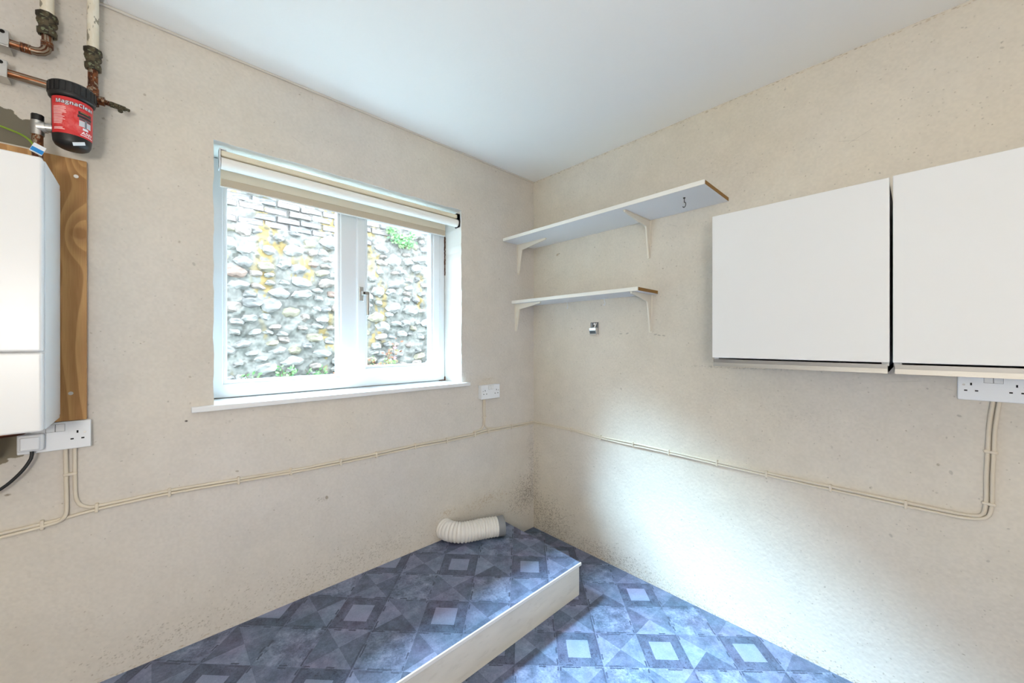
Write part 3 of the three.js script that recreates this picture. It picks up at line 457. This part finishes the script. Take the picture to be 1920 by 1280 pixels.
// ---------------------------------------------------------------- boiler, its backing board and what hangs round it
{
  const t = thing('backing_board', 'upright pine board screwed to the wall behind the boiler', 'board');
  part('plank', metric(rbox(-2.257, -2.087, 1.0445, 1.865, 0.0005, 0.02, 0.0015)), M.pine, t);
  for (const [x, y] of [[-2.109, 1.811], [-2.12, 1.13]]) { part('screw', rod([x, y, 0.0195], [x, y, 0.0215], 0.0055), M.steel, t); }
}
{
  const t = thing('boiler', 'white wall-hung boiler cut off by the left edge', 'boiler');
  part('chassis', rbox(-2.555, -2.141, 1.066, 1.757, 0.0205, 0.062, 0.003), M.boiler, t);
  part('casing', rbox(-2.562, -2.137, 1.062, 1.762, 0.064, 0.276, 0.003), M.boiler, t);
  part('front_panel', rbox(-2.562, -2.1385, 1.266, 1.762, 0.2765, 0.305, 0.006, 3), M.boiler, t);
  part('lower_flap', rbox(-2.562, -2.1385, 1.062, 1.2635, 0.2765, 0.305, 0.006, 3), M.boiler, t);
}
{
  const t = thing('boiler_pipe', 'copper pipe bend and brass valve under the boiler', 'pipe');
  part('pipe', tube([[-2.6, 1.02, 0.09], [-2.32, 1.022, 0.09], [-2.24, 1.03, 0.09], [-2.2, 1.036, 0.092], [-2.188, 1.0615, 0.095]], 0.0075, 40, 12), M.copper, t);
  part('pipe', tube([[-2.262, 1.0615, 0.12], [-2.262, 1.0, 0.12], [-2.264, 0.975, 0.1], [-2.268, 0.968, 0.05], [-2.268, 0.966, -0.03]], 0.0075, 40, 12), M.copper, t);
  part('valve', flat([rod([-2.262, 1.04, 0.12], [-2.262, 1.0, 0.12], 0.013), rod([-2.262, 1.015, 0.12], [-2.262, 1.015, 0.15], 0.008), rbox(-2.276, -2.248, 1.009, 1.021, 0.148, 0.156, 0.003)]), M.oldBrass, t);
}
function fitting(y1, y0, x, z, r) {                              // old compression coupling: two nuts and a body
  const pr = [[r * 0.9, y0], [r * 1.3, y0 + 0.002], [r * 1.36, y0 + 0.018], [r * 1.1, y0 + 0.021], [r * 1.1, y0 + 0.03], [r * 1.3, y0 + 0.033], [r * 1.42, (y0 + y1) / 2 + 0.006], [r * 1.3, y1 - 0.018], [r * 1.48, y1 - 0.015], [r * 1.48, y1 - 0.003], [r * 1.2, y1], [r * 0.9, y1]].map((p) => new THREE.Vector2(...p));
  const g = new THREE.LatheGeometry(pr, 8); g.rotateY(0.3); g.translate(x, 0, z); return g;
}
function pipeClip(x, y, z, label) { const t = thing('pipe_clip', label, 'clip', [x, y, z]); part('saddle', flat([rbox(-0.012, 0.012, 0.012, 0.03, -0.03, 0.012, 0.002), rbox(-0.012, 0.012, -0.016, 0.014, 0.009, 0.014, 0.001), rbox(-0.012, 0.012, -0.018, -0.013, -0.035, 0.014, 0.001)]), M.steel, t); part('hole', rod([0, 0.022, 0.011], [0, 0.022, 0.0128], 0.005), M.hole, t); }
{
  const t = thing('heating_pipe', 'flaking cream pipe that turns into a copper elbow, nearer the left edge', 'pipe'), x = -2.164, z = 0.047;
  part('painted_pipe', rod([x, 2.26, z], [x, 2.4, z], 0.0145), M.flaky, t);
  part('coupling', fitting(2.272, 2.205, x, z, 0.0155), M.oldBrass, t);
  part('copper_elbow', tube([[x, 2.215, z], [x, 2.18, z], [x - 0.003, 2.163, z], [x - 0.014, 2.152, z], [x - 0.035, 2.149, z], [x - 0.1, 2.148, z], [-2.94, 2.145, z]], 0.0112, 80, 14), M.copper, t);
  part('solder_joint', flat([rod([x, 2.187, z], [x, 2.171, z], 0.0128), rod([x - 0.03, 2.1492, z], [x - 0.05, 2.1487, z], 0.0128)]), M.copper, t);
}
{
  const t = thing('heating_pipe', 'flaking cream pipe running down to the copper tee beside the filter', 'pipe'), x = -2.071, z = 0.047;
  part('painted_pipe', rod([x, 2.2, z], [x, 2.4, z], 0.0135), M.flaky, t);
  part('coupling', fitting(2.216, 2.148, x, z, 0.0145), M.oldBrass, t);
  part('copper_drop', rod([x, 2.16, z], [x, 2.062, z], 0.0115), M.copper, t);
  part('tee', flat([rod([x, 2.092, z], [x, 2.04, z], 0.0135), rod([x + 0.026, 2.058, z + 0.004], [x - 0.026, 2.06, z], 0.0132)]), M.copper, t);
  part('copper_run', tube([[x - 0.01, 2.06, z], [-2.2, 2.061, z], [-2.5, 2.06, z], [-2.94, 2.058, z]], 0.0112, 40, 14), M.copper, t);
  part('copper_stub', rod([x + 0.02, 2.058, z + 0.003], [x + 0.045, 2.053, z + 0.012], 0.0075), M.copper, t);
  const d = part('drain_cock', flat([rod([x + 0.04, 2.054, z + 0.01], [x + 0.072, 2.047, z + 0.022], 0.009, 0.0075, 10), rod([x + 0.066, 2.049, z + 0.02], [x + 0.082, 2.044, z + 0.026], 0.0045), rod([x + 0.06, 2.05, z + 0.018], [x + 0.062, 2.032, z + 0.03], 0.0062)]), M.oldBrass, t);
}
pipeClip(-2.244, 2.148, 0.047, 'metal pipe clip on the upper copper pipe');
pipeClip(-2.247, 2.0605, 0.047, 'metal pipe clip on the lower copper pipe');
{
  const t = thing('magnetic_filter', 'black cylindrical heating filter with a red label above the boiler', 'filter', [-2.107, 1.86, 0.118]);
  const L = (pts, seg = 40) => new THREE.LatheGeometry(pts.map((p) => new THREE.Vector2(...p)), seg);
  part('body', L([[0, 0.0], [0.026, 0.001], [0.034, 0.006], [0.038, 0.015], [0.0395, 0.03], [0.041, 0.145], [0, 0.145]]), M.black, t);
  const cap = part('cap', L([[0, 0.137], [0.042, 0.137], [0.0465, 0.141], [0.0475, 0.146], [0.0475, 0.176], [0.045, 0.181], [0.02, 0.183], [0, 0.183]], 48), M.black, t);
  const ribs = []; for (let i = 0; i < 24; i++) { const a = i / 24 * Math.PI * 2, g = rbox(-0.004, 0.004, 0.15, 0.177, -0.001, 0.0015, 0.0008, 1); g.translate(0, 0, 0.0475); g.rotateY(a); ribs.push(g); } part('grip_ribs', flat(ribs), M.black, cap);
  const cv = document.createElement('canvas'); cv.width = 1024; cv.height = 940; const c = cv.getContext('2d');
  c.fillStyle = '#cc2a2c'; c.fillRect(0, 0, 1024, 940);
  for (let i = 0; i < 70; i++) { c.fillStyle = `rgba(${rnd() < 0.6 ? '238,160,150' : '210,36,38'},0.16)`; c.beginPath(); c.ellipse(rr(60, 640), rr(240, 860), rr(30, 120), rr(30, 110), 0, 0, 7); c.fill(); }
  c.font = 'bold 132px sans-serif'; c.lineWidth = 16; c.strokeStyle = '#3a3a3e'; c.fillStyle = '#d5d6da'; c.strokeText('MagnaClean', 130, 170); c.fillText('MagnaClean', 130, 170);
  c.fillStyle = '#f6dfdc'; for (let i = 0; i < 13; i++) c.fillRect(70, 260 + i * 36, 190 + 90 * rnd(), 14);
  c.fillRect(80, 800, 200, 20); c.fillRect(80, 836, 240, 16);
  c.fillStyle = '#232325'; c.fillRect(560, 270, 300, 84); c.fillRect(545, 366, 330, 70); c.fillStyle = '#a9884a'; c.fillRect(600, 280, 180, 16); c.fillStyle = '#55565a'; c.fillRect(575, 444, 280, 50); c.fillStyle = '#c9cbd0'; c.fillRect(575, 506, 280, 150); c.fillStyle = '#7d8086'; c.fillRect(690, 470, 50, 250); c.fillStyle = '#e6e7ea'; c.fillRect(650, 680, 130, 60);
  c.font = 'italic bold 110px sans-serif'; c.fillStyle = '#ffffff'; c.fillText('ADEY', 620, 850); c.fillRect(600, 872, 330, 16);
  const tx = new THREE.CanvasTexture(cv); tx.colorSpace = THREE.SRGBColorSpace; tx.wrapS = tx.wrapT = THREE.ClampToEdgeWrapping;
  const lb = new THREE.CylinderGeometry(0.0416, 0.0403, 0.104, 40, 1, true, -1.12, 2.75); lb.translate(0, 0.083, 0);
  part('label', lb, std([1, 1, 1], 0.4, 0, { map: tx }), t);
  const stick = part('sticker', rbox(-0.013, 0.013, -0.0055, 0.0055, -0.0004, 0.0004, 0.0003, 1), M.white, t); stick.position.set(0.0165, 0.0095, 0.0355); stick.rotation.set(0.95, 0.42, 0.1);
  const v = part('side_valve', flat([rod([-0.03, 0.05, 0], [-0.062, 0.045, -0.004], 0.012), rod([-0.05, 0.047, -0.003], [-0.066, 0.044, -0.005], 0.016, 0.016, 8), rod([-0.066, 0.06, -0.005], [-0.066, 0.02, -0.005], 0.0135, 0.0135, 8)]), M.steel, t);
  part('valve_cap', flat([rod([-0.066, 0.06, -0.005], [-0.066, 0.078, -0.005], 0.0125, 0.0125, 8), rod([-0.036, 0.05, 0], [-0.02, 0.052, 0.002], 0.0145)]), M.black, v);
  part('down_pipe', rod([-0.066, 0.022, -0.005], [-0.066, -0.0975, -0.005], 0.0112), M.copper, t);
  part('inlet_pipe', rod([0.0, 0.16, -0.03], [0.012, 0.196, -0.06], 0.0112), M.copper, t);
}
{
  const t = thing('earth_wire', 'green and yellow earth wire with a blue and white tag above the boiler', 'wire');
  part('wire', tube([[-2.5, 1.935, 0.06], [-2.36, 1.925, 0.07], [-2.244, 1.892, 0.085], [-2.204, 1.876, 0.1], [-2.184, 1.856, 0.118], [-2.176, 1.838, 0.122]], 0.0028, 50, 8), std('#7f9a2e', 0.5), t);
  const g = part('tag', rbox(-0.012, 0.012, -0.014, 0.012, -0.003, 0.003, 0.001), M.plastic, t); g.position.set(-2.168, 1.832, 0.143); g.rotation.set(0, 0.3, -0.35);
  part('tag_print', rbox(-0.0115, 0.0115, -0.012, 0.0, 0.0026, 0.0034, 0.0003, 1), std('#1e86d0', 0.5), g);
}

// ---------------------------------------------------------------- unseen lamp behind the camera, placed to light the window wall
{
  const P = [-2.45, 1.36, 2.3];
  const t = thing('unseen_floor_lamp', 'unseen white globe floor lamp behind the viewpoint, placed to light the window wall', 'lamp', P);
  part('globe', new THREE.SphereGeometry(0.15, 32, 20), std('#fff6ea', 0.6, 0, { emissive: new THREE.Color(1, 0.93, 0.84), emissiveIntensity: 2 }), t);
  part('pole', rod([0, -1.34, 0], [0, -0.14, 0], 0.011), M.steel, t); part('base', rod([0, -1.3595, 0], [0, -1.335, 0], 0.14, 0.13, 32), M.steel, t);
  const l = new THREE.PointLight(new THREE.Color().setRGB(1, 0.965, 0.915), 4.2); l.position.set(...P); l.castShadow = true; l.shadow.radius = 7; scene.add(l);
}
renderer.render(scene, camera);
